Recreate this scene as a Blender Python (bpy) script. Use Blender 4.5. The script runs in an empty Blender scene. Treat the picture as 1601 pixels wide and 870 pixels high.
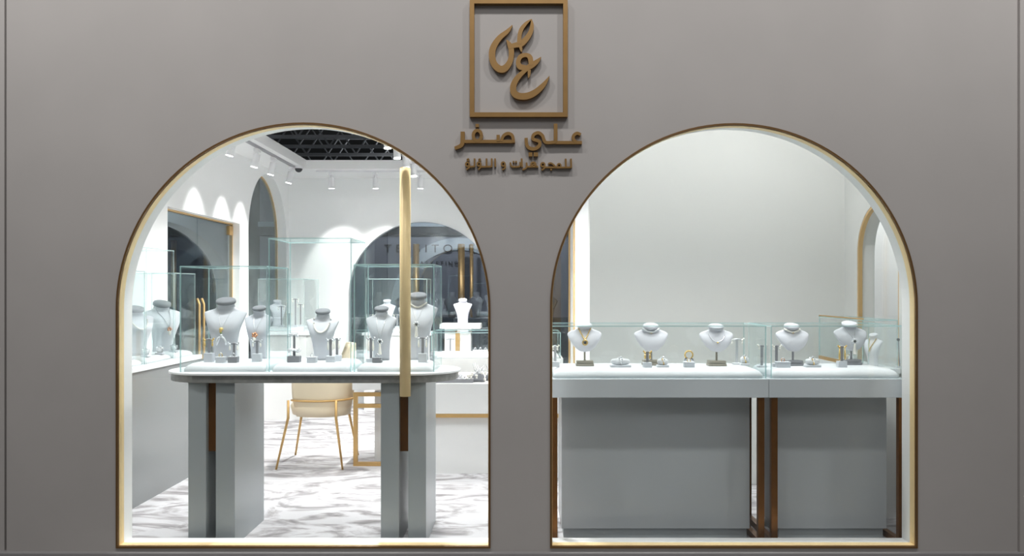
import bpy, bmesh, math, random
from mathutils import Vector, Matrix
from mathutils.geometry import tessellate_polygon
random.seed(7)
S = bpy.context.scene
C = S.collection
PI = math.pi

# ------------------------------------------------------------------ camera
F = 1302.0; PX, PY = 815.0, 455.0; CAMD = 4.2; CAMZ = 1.37
cd = bpy.data.cameras.new('camera'); cam = bpy.data.objects.new('camera', cd); C.objects.link(cam)
cd.sensor_width = 36; cd.lens = 36 * F / 1601
cd.shift_x = -(PX - 800.5) / 1601; cd.shift_y = (PY - 435) / 1601
cam.location = (0, -CAMD, CAMZ); cam.rotation_euler = (PI / 2, 0, 0)
cd.clip_start = 0.05; cd.clip_end = 100
S.camera = cam
def X(px, d): return (px - PX) * d / F
def Z(py, d): return CAMZ - (py - PY) * d / F

# ------------------------------------------------------------------ world, lights, exposure
S.view_settings.view_transform = 'Standard'; S.view_settings.look = 'None'
S.view_settings.exposure = 0.0; S.view_settings.gamma = 1.0
S.view_settings.use_curve_mapping = False
w = bpy.data.worlds.new('World'); S.world = w; w.use_nodes = True
w.node_tree.nodes['Background'].inputs[0].default_value = (0.95, 0.97, 1.0, 1)
w.node_tree.nodes['Background'].inputs[1].default_value = 0.10
S.cycles.transparent_max_bounces = 64
S.cycles.max_bounces = 10
S.cycles.diffuse_bounces = 5

def spot(name, loc, target, energy, angle=90, blend=0.6, size=0.05, col=(1, 1, 1)):
    l = bpy.data.lights.new(name, 'SPOT'); l.energy = energy; l.spot_size = math.radians(angle)
    l.spot_blend = blend; l.shadow_soft_size = size; l.color = col
    o = bpy.data.objects.new(name, l); C.objects.link(o); o.location = loc
    o.rotation_euler = (Vector(target) - Vector(loc)).to_track_quat('-Z', 'Y').to_euler()
    return o
def area(name, loc, target, energy, size, col=(1, 1, 1)):
    l = bpy.data.lights.new(name, 'AREA'); l.shape = 'DISK'; l.energy = energy; l.size = size; l.color = col
    o = bpy.data.objects.new(name, l); C.objects.link(o); o.location = loc
    o.rotation_euler = (Vector(target) - Vector(loc)).to_track_quat('-Z', 'Y').to_euler()
    return o
# mall ceiling floodlights that wash the shop front from above
FRONT = 1.0
for k, (fx, fe) in enumerate(((-3.2, 190), (-1.6, 150), (0.0, 125), (1.6, 145), (3.2, 165))):
    spot('mall_flood', (fx, -1.75, 4.9), (fx * 1.02, 0, 2.7), fe * FRONT, 95, 1.0, 0.12, (1, .98, .965))
area('mall_light', (0, -5.5, 5.4), (0, 0, 0.3), 72, 2.5, (1, .98, .97))
spot('patch_spot', (2.9, -2.3, 2.7), (.85, .4, .50), 45, 10, 1.0, .03, (1, .98, .97))  # added spot imitating a reflected patch of light on the long counter
# fill lights added to brighten the shop fronts behind and left of the shop
spot('aisle_fill', (-1.3, 7.4, 3.25), (-1.3, 9.5, 1.9), 150, 130, 1.0, .1)
spot('aisle_fill', (.6, 7.6, 3.25), (.6, 9.5, 1.5), 80, 130, 1.0, .1)
spot('aisle_fill', (-3.6, 5.6, 3.2), (-4.6, 6.6, 1.7), 70, 140, 1.0, .1)
area('roof_fill', (-1.5, 10.5, 2.9), (-1.5, 10.0, 4.4), 120, .8)  # added upward light that brightens the roof trusses

# ------------------------------------------------------------------ materials
def lin(c): c /= 255.0; return c / 12.92 if c <= .04045 else ((c + .055) / 1.055) ** 2.4
def rgb(*c): return tuple(lin(v) for v in c) + (1,)
def mat(name, col, rough=.5, metal=0.0, var=0.0, scale=8.0, bump=0.0, emit=None, spec=.5, coat=0):
    m = bpy.data.materials.new(name); m.use_nodes = True; n = m.node_tree.nodes; l = m.node_tree.links
    b = n['Principled BSDF']; b.inputs['Roughness'].default_value = rough; b.inputs['Metallic'].default_value = metal
    b.inputs['Specular IOR Level'].default_value = spec; b.inputs['Coat Weight'].default_value = coat
    b.inputs['Base Color'].default_value = rgb(*col)
    if var > 0 or bump > 0:
        t = n.new('ShaderNodeTexCoord'); z = n.new('ShaderNodeTexNoise'); z.inputs['Scale'].default_value = scale
        z.inputs['Detail'].default_value = 4; l.new(t.outputs['Object'], z.inputs['Vector'])
        if var > 0:
            r = n.new('ShaderNodeMixRGB'); a = [max(0, v * (1 - var)) for v in col]; c2 = [min(255, v * (1 + var)) for v in col]
            r.inputs[1].default_value = rgb(*a); r.inputs[2].default_value = rgb(*c2)
            l.new(z.outputs['Fac'], r.inputs[0]); l.new(r.outputs[0], b.inputs['Base Color'])
        if bump > 0:
            k = n.new('ShaderNodeBump'); k.inputs['Strength'].default_value = bump; k.inputs['Distance'].default_value = .01
            l.new(z.outputs['Fac'], k.inputs['Height']); l.new(k.outputs[0], b.inputs['Normal'])
    if emit:
        b.inputs['Emission Color'].default_value = (1, 1, .98, 1); b.inputs['Emission Strength'].default_value = emit
    return m
def glassmat(name, tint, base=.035, grazing=.5):
    m = bpy.data.materials.new(name); m.use_nodes = True; n = m.node_tree.nodes; l = m.node_tree.links
    n.remove(n['Principled BSDF']); out = n['Material Output']
    t = n.new('ShaderNodeBsdfTransparent'); t.inputs[0].default_value = tint
    g = n.new('ShaderNodeBsdfGlossy'); g.inputs['Roughness'].default_value = 0.0; g.inputs[0].default_value = (.95, 1, 1, 1)
    lw = n.new('ShaderNodeLayerWeight'); lw.inputs[0].default_value = .5
    p = n.new('ShaderNodeMath'); p.operation = 'POWER'; p.inputs[1].default_value = 4
    q = n.new('ShaderNodeMath'); q.operation = 'MULTIPLY_ADD'; q.inputs[1].default_value = grazing; q.inputs[2].default_value = base
    l.new(lw.outputs['Facing'], p.inputs[0]); l.new(p.outputs[0], q.inputs[0])
    x = n.new('ShaderNodeMixShader'); l.new(q.outputs[0], x.inputs[0]); l.new(t.outputs[0], x.inputs[1]); l.new(g.outputs[0], x.inputs[2])
    l.new(x.outputs[0], out.inputs[0]); return m
def edgemat(name, col, tr):
    m = bpy.data.materials.new(name); m.use_nodes = True; n = m.node_tree.nodes; l = m.node_tree.links
    b = n['Principled BSDF']; b.inputs['Base Color'].default_value = rgb(*col); b.inputs['Roughness'].default_value = .15
    t = n.new('ShaderNodeBsdfTransparent'); t.inputs[0].default_value = (.8, .95, .95, 1)
    x = n.new('ShaderNodeMixShader'); x.inputs[0].default_value = tr
    l.new(b.outputs[0], x.inputs[1]); l.new(t.outputs[0], x.inputs[2]); l.new(x.outputs[0], n['Material Output'].inputs[0]); return m

M = {}
M['facade'] = mat('facade_plaster', (180, 176, 173), .75, 0, .035, 2.2, .04)
M['seam'] = mat('dark_seam', (60, 52, 50), .8)
M['plinth'] = mat('plinth', (150, 148, 148), .45)
M['white'] = mat('white_paint', (243, 244, 244), .6, 0, .005, 3)
M['wallgrey'] = mat('pale_paint', (214, 215, 212), .6, 0, .008, 2)
M['ceil'] = mat('ceiling_white', (240, 240, 240), .8)
M['gold'] = mat('brushed_brass', (208, 170, 112), .4, .7, .05, 30)
M['goldtrim'] = mat('brass_trim', (214, 180, 128), .4, .5, .04, 30)
M['palebrass'] = mat('pale_brass', (250, 222, 168), .5, .1, .03, 20)
M['darkbronze'] = mat('dark_bronze_trim', (124, 94, 58), .45, .5, .05, 20)
M['bronze'] = mat('bronze_steel', (128, 84, 40), .32, .7, .10, 25)
M['signgold'] = mat('sign_bronze', (143, 110, 62), .42, .4, .06, 20)
M['grey'] = mat('grey_lacquer', (206, 212, 217), .24, 0, .01, 3, spec=.5)
M['greypanel'] = mat('grey_satin_panel', (176, 181, 185), .26, 0, .02, 3)
M['greyleg'] = mat('grey_leg', (160, 167, 170), .3, 0, .01, 3)
M['stone'] = mat('grey_stone', (128, 128, 126), .4, 0, .22, 28)
M['whitetop'] = mat('white_stone', (236, 238, 240), .3)
M['counterface'] = mat('pale_grey_lacquer', (130, 133, 134), .2)
M['lacquer'] = mat('white_lacquer', (224, 224, 223), .22)
M['pad'] = mat('white_leatherette', (214, 216, 219), .6, 0, .01, 20, .05)
M['velvet'] = mat('pale_grey_velvet', (200, 202, 208), .85, 0, .02, 40)
M['velvetdark'] = mat('grey_velvet', (128, 130, 135), .85, 0, .03, 40)
M['velvetwhite'] = mat('white_velvet', (220, 220, 227), .8, 0, .01, 40)
M['taupe'] = mat('taupe_base', (150, 145, 132), .5)
M['box'] = mat('jewel_box_grey', (204, 207, 213), .6)
M['boxdark'] = mat('jewel_box_dark', (142, 142, 147), .6)
M['jewelgold'] = mat('jewel_gold', (234, 200, 126), .25, .55)
M['rosegold'] = mat('jewel_rose', (224, 164, 124), .25, .5)
M['silver'] = mat('jewel_silver', (232, 234, 237), .2, .5)
M['pearl'] = mat('pearl', (244, 240, 232), .18, 0, spec=.8)
M['darkstone'] = mat('dark_gem', (52, 58, 60), .15)
M['green'] = mat('green_gem', (120, 150, 100), .15)
M['cream'] = mat('cream_leather', (226, 210, 182), .5, 0, .01, 12)
M['lens'] = mat('lamp_lens', (255, 255, 250), .5, emit=14)
M['lampwhite'] = mat('lamp_white', (232, 232, 234), .4)
M['track'] = mat('track_grey', (150, 150, 154), .4)
M['black'] = mat('black_plastic', (40, 42, 45), .3)
M['mallfloor'] = mat('mall_floor', (140, 138, 136), .35, 0, .05, 2)
M['darkwall'] = mat('dark_shop_wall', (126, 130, 140), .5, 0, .05, 2)
M['paleshop'] = mat('pale_shop_wall', (178, 190, 196), .6, 0, .02, 2)
M['navy'] = mat('dark_blue_interior', (44, 58, 70), .6, 0, .35, 3)
M['steel'] = mat('truss_steel', (120, 122, 126), .6, 0, .1, 6)
M['ceilblack'] = mat('black_ceiling', (14, 14, 16), .9)
M['letter'] = mat('sign_letter_dark', (30, 30, 34), .4)
M['glass'] = glassmat('window_glass', (.985, .995, .992, 1), .028, .4)
M['caseglass'] = glassmat('case_glass', (.986, .996, .995, 1), .03, .35)
M['doorglass'] = glassmat('door_glass', (.86, .90, .92, 1), .06, .4)
M['smoked'] = glassmat('back_glass', (.80, .83, .88, 1), .08, .4)
M['edge'] = edgemat('glass_edge', (190, 220, 220), .35)
M['edgepale'] = edgemat('glass_edge_pale', (208, 226, 225), .5)
def carpet():
    m = bpy.data.materials.new('abstract_carpet'); m.use_nodes = True; n = m.node_tree.nodes; l = m.node_tree.links
    b = n['Principled BSDF']; b.inputs['Roughness'].default_value = .95; b.inputs['Specular IOR Level'].default_value = .1
    t = n.new('ShaderNodeTexCoord'); mp = n.new('ShaderNodeMapping'); mp.inputs['Scale'].default_value = (1.1, 2.1, 1); mp.inputs['Rotation'].default_value = (0, 0, .6)
    z = n.new('ShaderNodeTexNoise'); z.inputs['Scale'].default_value = 1.7; z.inputs['Detail'].default_value = 9; z.inputs['Roughness'].default_value = .62; z.inputs['Distortion'].default_value = 2.2
    r = n.new('ShaderNodeValToRGB'); e = r.color_ramp.elements
    e[0].position = .36; e[0].color = rgb(142, 139, 141); e[1].position = .55; e[1].color = rgb(206, 205, 208)
    k = e.new(.45); k.color = rgb(172, 169, 171); k = e.new(.49); k.color = rgb(188, 186, 189)
    z2 = n.new('ShaderNodeTexNoise'); z2.inputs['Scale'].default_value = 260; bp = n.new('ShaderNodeBump'); bp.inputs['Strength'].default_value = .25; bp.inputs['Distance'].default_value = .004
    l.new(t.outputs['Object'], mp.inputs[0]); l.new(mp.outputs[0], z.inputs['Vector']); l.new(z.outputs['Fac'], r.inputs[0]); l.new(r.outputs[0], b.inputs['Base Color'])
    l.new(t.outputs['Object'], z2.inputs['Vector']); l.new(z2.outputs['Fac'], bp.inputs['Height']); l.new(bp.outputs[0], b.inputs['Normal'])
    return m
M['carpet'] = carpet()

# ------------------------------------------------------------------ mesh helpers
def obj(name, bm, mats, parent=None, loc=None, rz=0, smooth=False, bevel=0, recalc=True):
    if isinstance(mats, str): mats = [mats]
    if recalc: bmesh.ops.recalc_face_normals(bm, faces=bm.faces)
    me = bpy.data.meshes.new(name); bm.to_mesh(me); bm.free()
    for k in mats: me.materials.append(M[k])
    if smooth:
        for p in me.polygons: p.use_smooth = True
    o = bpy.data.objects.new(name, me); C.objects.link(o)
    if parent: o.parent = parent
    if loc: o.location = loc
    o.rotation_euler.z = rz
    if bevel:
        b = o.modifiers.new('bevel', 'BEVEL'); b.width = bevel; b.segments = 2; b.limit_method = 'ANGLE'
    return o
def thing(name, label, cat, loc=(0, 0, 0), rz=0, group=None):
    o = bpy.data.objects.new(name, None); C.objects.link(o); o.location = loc; o.rotation_euler.z = rz
    o.empty_display_size = .05
    return tag(o, label, cat, group)
def tag(o, label, cat, group=None):
    o['label'] = label; o['category'] = cat
    if group: o['group'] = group
    return o
def struct(o, label, cat):
    o['kind'] = 'structure'; o['label'] = label; o['category'] = cat; return o
def B(bm, x0, x1, y0, y1, z0, z1, mi=0):
    v = [bm.verts.new((x, y, z)) for z in (z0, z1) for y in (y0, y1) for x in (x0, x1)]
    for f in ((0, 1, 5, 4), (1, 3, 7, 5), (3, 2, 6, 7), (2, 0, 4, 6), (4, 5, 7, 6), (0, 2, 3, 1)):
        bm.faces.new([v[i] for i in f]).material_index = mi
    return bm
def box(*a): return B(bmesh.new(), *a)
def prism(bm, outer, holes, a, b, plane='xz', hole_mi=0, back_mi=0, mi=0):
    """polygon (u,v) with holes, extruded from a to b along the third axis"""
    def P(u, v, t): return {'xz': (u, t, v), 'yz': (t, u, v), 'xy': (u, v, t)}[plane]
    loops = [outer] + list(holes)
    tris = tessellate_polygon([[Vector((u, v, 0)) for u, v in L] for L in loops])
    flat = [p for L in loops for p in L]
    va = [bm.verts.new(P(u, v, a)) for u, v in flat]; vb = [bm.verts.new(P(u, v, b)) for u, v in flat]
    for t in tris:
        try:
            bm.faces.new([va[i] for i in t]).material_index = mi
            bm.faces.new([vb[i] for i in reversed(t)]).material_index = back_mi
        except ValueError: pass
    o = 0
    for k, L in enumerate(loops):
        n = len(L)
        for i in range(n):
            j = (i + 1) % n
            bm.faces.new([va[o + i], va[o + j], vb[o + j], vb[o + i]]).material_index = (hole_mi if k else mi)
        o += n
    return bm
def arch(c, r, z0, zs, n=48, rise=None):
    rise = r if rise is None else rise
    return [(c - r, z0)] + [(c - r * math.cos(PI * i / n), zs + rise * math.sin(PI * i / n)) for i in range(n + 1)] + [(c + r, z0)]
def cyl(bm, p0, p1, r0, r1=None, n=16, caps=True, mi=0):
    r1 = r0 if r1 is None else r1
    p0, p1 = Vector(p0), Vector(p1); d = (p1 - p0).normalized()
    a = d.orthogonal().normalized(); b = d.cross(a)
    A, D = [], []
    for i in range(n):
        t = 2 * PI * i / n; o = a * math.cos(t) + b * math.sin(t)
        A.append(bm.verts.new(p0 + o * r0)); D.append(bm.verts.new(p1 + o * r1))
    for i in range(n):
        j = (i + 1) % n; bm.faces.new([A[i], A[j], D[j], D[i]]).material_index = mi
    if caps:
        bm.faces.new(list(reversed(A))).material_index = mi; bm.faces.new(D).material_index = mi
    return bm
def tube(bm, pts, r, n=6, closed=False, mi=0):
    pts = [Vector(p) for p in pts]; N = len(pts); rings = []
    prev = None
    for i, p in enumerate(pts):
        a = pts[(i - 1) % N] if (closed or i > 0) else p; b = pts[(i + 1) % N] if (closed or i < N - 1) else p
        d = (b - a).normalized()
        u = d.orthogonal() if prev is None else prev - d * prev.dot(d)
        if u.length < 1e-6: u = d.orthogonal()
        u.normalize(); prev = u; v = d.cross(u)
        rr = r[i] if isinstance(r, (list, tuple)) else r
        rings.append([bm.verts.new(p + (u * math.cos(2 * PI * k / n) + v * math.sin(2 * PI * k / n)) * rr) for k in range(n)])
    m = N if closed else N - 1
    for i in range(m):
        A, D = rings[i], rings[(i + 1) % N]
        for k in range(n):
            bm.faces.new([A[k], A[(k + 1) % n], D[(k + 1) % n], D[k]]).material_index = mi
    if not closed:
        bm.faces.new(list(reversed(rings[0]))); bm.faces.new(rings[-1])
    return bm
def sph(bm, c, r, n=8, sz=1.0, mi=0):
    m = Matrix.Translation(c) @ Matrix.Diagonal((r, r, r * sz, 1))
    g = bmesh.ops.create_uvsphere(bm, u_segments=n, v_segments=max(4, n // 2 + 1), radius=1, matrix=m)
    for v in g['verts']:
        for f in v.link_faces: f.material_index = mi
    return bm
def lathe(bm, prof, c=(0, 0, 0), n=20, sx=1, sy=1):
    rings = []
    for r, z in prof:
        rings.append([bm.verts.new((c[0] + sx * r * math.cos(2 * PI * k / n), c[1] + sy * r * math.sin(2 * PI * k / n), c[2] + z)) for k in range(n)])
    for A, D in zip(rings, rings[1:]):
        for k in range(n): bm.faces.new([A[k], A[(k + 1) % n], D[(k + 1) % n], D[k]])
    bm.faces.new(list(reversed(rings[0]))); bm.faces.new(rings[-1]); return bm
def crom(pts, sub):
    """Catmull-Rom through tuples"""
    out = []; n = len(pts)
    for i in range(n - 1):
        p0, p1, p2, p3 = pts[max(i - 1, 0)], pts[i], pts[i + 1], pts[min(i + 2, n - 1)]
        for s in range(sub):
            t = s / sub
            out.append(tuple(.5 * (2 * b + (c - a) * t + (2 * a - 5 * b + 4 * c - d) * t * t + (3 * b - a - 3 * c + d) * t ** 3) for a, b, c, d in zip(p0, p1, p2, p3)))
    out.append(tuple(pts[-1])); return out
def pillow(bm, x0, x1, y0, y1, z0, h, inset, n=10):
    """soft pad with rounded shoulders: rings of a rounded rectangle"""
    prof = [(0, 0), (0, .35), (.25, .72), (.6, .93), (1, 1)]
    rings = []
    for s, t in prof:
        i = inset * s; r = .02 + i * .3; ring = []
        for (cx, cy, a0) in ((x1 - i - r, y1 - i - r, 0), (x0 + i + r, y1 - i - r, PI / 2), (x0 + i + r, y0 + i + r, PI), (x1 - i - r, y0 + i + r, 1.5 * PI)):
            for k in range(4):
                a = a0 + PI / 2 * k / 3; ring.append(bm.verts.new((cx + r * math.cos(a), cy + r * math.sin(a), z0 + h * t)))
        rings.append(ring)
    for A, D in zip(rings, rings[1:]):
        for k in range(16): bm.faces.new([A[k], A[(k + 1) % 16], D[(k + 1) % 16], D[k]])
    bm.faces.new(list(reversed(rings[0]))); bm.faces.new(rings[-1]); return bm

# ------------------------------------------------------------------ setting: floor, walls, ceiling
T = 0.17            # shop front thickness
XL, YB, ZC = -2.85, 6.0, 2.75
LW = dict(c=-1.0985, r=.9435, z0=.072, zs=1.275)
RW = dict(c=1.071, r=.926, z0=.072, zs=1.289)
def A(wd, g=0, n=64): return arch(wd['c'], wd['r'] - g, wd['z0'] + g, wd['zs'], n)
bm = bmesh.new()
prism(bm, [(-2.596, .055), (2.505, .055), (2.505, 3.3), (-2.596, 3.3)], [A(LW), A(RW)], 0, T, 'xz', 1, 1)
struct(obj('wall_front', bm, ['facade', 'white']), 'warm grey plaster shop front with two arched windows', 'wall')
struct(obj('wall_front_return', box(-4.2, -2.614, .012, T, .055, 3.3), 'facade'), 'grey wall panel left of the dark seam at the left edge', 'wall')
struct(obj('trim_1', box(-2.614, -2.596, .03, T, .055, 3.3), 'seam'), 'thin dark vertical seam at left edge of shop front', 'trim')
struct(obj('wall_front_side', box(2.507, 4.0, -.015, T, .055, 3.3), 'facade'), 'narrow grey wall strip at the right edge of shop front', 'wall')
struct(obj('baseboard_front', box(-4.2, 4.0, -.022, T, 0, .055), 'plinth', bevel=.006), 'low pale grey plinth running under both arched windows', 'baseboard')
struct(obj('floor', box(XL - .12, 3.2, T, YB + .15, -.06, 0), 'carpet'), 'pale carpet with abstract grey and white streaks', 'floor')
bm = bmesh.new(); prism(bm, [(-12, -9), (12, -9), (12, 14), (-12, 14)], [[(XL - .12, 0.0), (3.2, 0.0), (3.2, YB + .15), (XL - .12, YB + .15)]], -.07, -.012, 'xy')
struct(obj('floor_mall', bm, 'mallfloor'), 'grey mall floor around the shop', 'floor')

# left wall with door opening and arched window
DY0, DY1, DZ = X(262, 1) and 6.71 - CAMD, 8.43 - CAMD, 2.05
bm = bmesh.new()
door = [(DY0, 0), (DY0, DZ), (DY1, DZ), (DY1, 0)]
LA = arch(5.2, .70, .35, 1.98)
outer = [(T, 0), (DY0, 0), (DY0, DZ), (DY1, DZ), (DY1, 0), (YB + .15, 0), (YB + .15, ZC), (T, ZC)]
prism(bm, outer, [LA], XL, XL - .12, 'yz', 0, 0)
struct(obj('wall_left', bm, 'white'), 'white left wall with a glass door and an arched window', 'wall')
# back wall with arched window and plain glass opening
BA = arch(-1.214, .917, .45, 1.315)
bm = bmesh.new()
prism(bm, [(XL, 0), (3.2, 0), (3.2, ZC), (XL, ZC)], [BA, [(-.1, .02), (.60, .02), (.60, 2.14), (-.1, 2.14)]], YB, YB + .15, 'xz')
struct(obj('wall_back', bm, 'white'), 'white back wall with an arched window looking out on the mall', 'wall')
# niche behind the right-hand window
NX0, NX1, NY = .485, 2.29, 1.70
struct(obj('wall_niche', box(NX0, NX1 + .12, NY, NY + .12, 0, ZC), 'wallgrey'), 'plain pale grey wall behind the right-hand counters', 'wall')
struct(obj('wall_niche_side', box(NX0, NX0 + .12, NY + .121, 3.3, 0, ZC), 'white'), 'white side wall running back at left of the niche wall', 'wall')
RA = arch(1.165, .315, .4, 1.62)
bm = bmesh.new(); prism(bm, [(T, 0), (NY, 0), (NY, ZC), (T, ZC)], [RA], NX1, NX1 + .12, 'yz')
struct(obj('wall_right', bm, 'wallgrey'), 'pale right wall with a narrow brass-edged arch', 'wall')
struct(obj('wall_right_far', box(3.08, 3.2, T, YB, 0, ZC), 'white'), 'white far right wall of the shop', 'wall')
struct(obj('wall_outer', box(2.72, 2.8, T, 2.6, 0, ZC), 'white'), 'brightly lit white wall seen through the narrow right arch', 'wall')
# ceiling with rectangular opening
bm = bmesh.new()
prism(bm, [(XL - .12, T), (3.2, T), (3.2, YB + .15), (XL - .12, YB + .15)], [[(-2.43, .75), (-1.2, .75), (-1.2, 5.22), (-2.43, 5.22)]], ZC, ZC + .1, 'xy')
struct(obj('ceiling', bm, 'ceil'), 'white ceiling with a rectangular opening to the dark roof', 'ceiling')

# ------------------------------------------------------------------ windows and doors
def window(name, wd, label):
    r = thing(name, label, 'window', (wd['c'], 0, wd['z0'])); r['kind'] = 'structure'
    off = lambda L: [(u - wd['c'], v - wd['z0']) for u, v in L]
    bm = bmesh.new(); prism(bm, off(A(wd)), [off(A(wd, .010))], -.008, .006, 'xz')
    obj('window_frame', bm, 'darkbronze', r)
    bm = bmesh.new(); prism(bm, off(A(wd)), [off(A(wd, .012))], .006, .055, 'xz')
    obj('frame_lining', bm, 'palebrass', r)
    bm = bmesh.new(); prism(bm, off(A(wd, .0122)), [], .02, .028, 'xz')
    obj('pane', bm, 'glass', r)
window('window_1', LW, 'large arched shop window at left with thin brass frame')
window('window_2', RW, 'large arched shop window at right with thin brass frame')
def side_arch(name, L, x0, x1, xg, label, gmat):
    r = thing(name, label, 'window', (x0, L[0][0], L[0][1])); r['kind'] = 'structure'
    y0, z0 = L[0]
    c = (L[0][0] + L[-1][0]) / 2; rr = (L[-1][0] - L[0][0]) / 2; zs = L[1][1]
    inn = arch(c, rr - .018, z0 + .018, zs)
    q = lambda P: [(u - y0, v - z0) for u, v in P]
    bm = bmesh.new(); prism(bm, q(L), [q(inn)], x1 - x0 - .022, x1 - x0 + .005, 'yz'); obj('window_frame', bm, 'goldtrim', r)
    bm = bmesh.new(); prism(bm, q(inn), [], xg - x0, xg - x0 + .008, 'yz'); obj('pane', bm, gmat, r)
side_arch('window_3', LA, XL, XL - .11, XL - .115, 'narrow-looking arched window with brass edge on left wall', 'doorglass')
side_arch('window_4', RA, NX1, NX1 + .025, NX1 + .10, 'slim brass-edged arched opening on the right wall', 'glass')
r = thing('window_5', 'arched back window showing dark shop signs beyond', 'window', (-1.214, YB, .45)); r['kind'] = 'structure'
q = lambda P: [(u + 1.214, v - .45) for u, v in P]
bm = bmesh.new(); prism(bm, q(BA), [q(arch(-1.214, .9, .467, 1.315))], -.01, .1, 'xz'); obj('window_frame', bm, 'whitetop', r)
bm = bmesh.new(); prism(bm, q(arch(-1.214, .9, .467, 1.315)), [], .08, .09, 'xz'); obj('pane', bm, 'smoked', r)
r = thing('door_1', 'plain dark glass door in back wall beside the niche', 'door', (.25, YB, .02)); r['kind'] = 'structure'
bm = bmesh.new(); prism(bm, [(-.35, 0), (.35, 0), (.35, 2.12), (-.35, 2.12)], [[(-.33, .02), (.33, .02), (.33, 2.10), (-.33, 2.10)]], -.01, .09, 'xz'); obj('door_frame', bm, 'goldtrim', r)
obj('pane', box(-.33, .33, .06, .07, .02, 2.10), 'smoked', r)
r = thing('door_2', 'double glass door with brass fittings on the left wall', 'door', (XL, DY0, 0)); r['kind'] = 'structure'
dw = DY1 - DY0; mid = dw * .475
bm = bmesh.new(); prism(bm, [(0, 0), (0, DZ), (dw, DZ), (dw, 0)], [[(.014, .014), (dw - .014, .014), (dw - .014, DZ - .016), (.014, DZ - .016)]], -.10, -.07, 'yz'); obj('door_frame', bm, 'goldtrim', r)
for a, b in ((.02, mid - .003), (mid + .003, dw - .02)):
    lf = obj('door_leaf', box(-.085, -.073, a, b, .02, DZ - .027), 'doorglass', r)
    hx = a + .05 if a > .5 else b - .05
    bm = bmesh.new(); tube(bm, [(-.06, hx, .75), (-.04, hx, .8), (-.04, hx, 1.25), (-.06, hx, 1.3)], .012, 8); obj('door_handle', bm, 'gold', lf, smooth=True)
    e = b - .10 if a > .5 else a
    obj('door_hinge', box(-.095, -.06, e, e + .10, DZ - .12, DZ - .03), 'gold', lf)
# brass jamb post at end of the niche side wall
struct(obj('trim_2', box(NX0 - .012, NX0 + .13, 3.301, 3.42, 0, 2.35), 'goldtrim'), 'pale brass jamb at far end of the niche side wall', 'trim')

# ------------------------------------------------------------------ mall beyond the shop
def arch_shop():
    r = thing('neighbour_shop', 'pale grey shop front with dark arch beyond the glass door', 'shop', (-4.6, 6.6, 0))
    bm = bmesh.new(); prism(bm, [(-5, 0), (2.8, 0), (2.8, 3.3), (-5, 3.3)], [arch(0, 2.3, .02, 1.42, 40, .85)], 0, -.2, 'yz'); obj('shop_front', bm, 'paleshop', r)
    obj('dark_interior', box(-.7, -.6, -2.8, 2.8, 0, 2.6), 'navy', r)
    for y in (-1.1, .2, 1.3):
        bm = bmesh.new(); cyl(bm, (-.45, y, 0), (-.45, y, 2.1), .04, n=10); obj('post', bm, 'gold', r, smooth=True)
    for y in (-1.9, -.5, .8, 1.8):
        bm = bmesh.new(); lathe(bm, [(.02, 0), (.16, .02), (.2, .5), (.24, .8), (.16, 1.1), (.05, 1.2), (.08, 1.4), (.02, 1.48)], (-.38, y, 0), 12); obj('mannequin', bm, 'black', r, smooth=True)
arch_shop()
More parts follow.
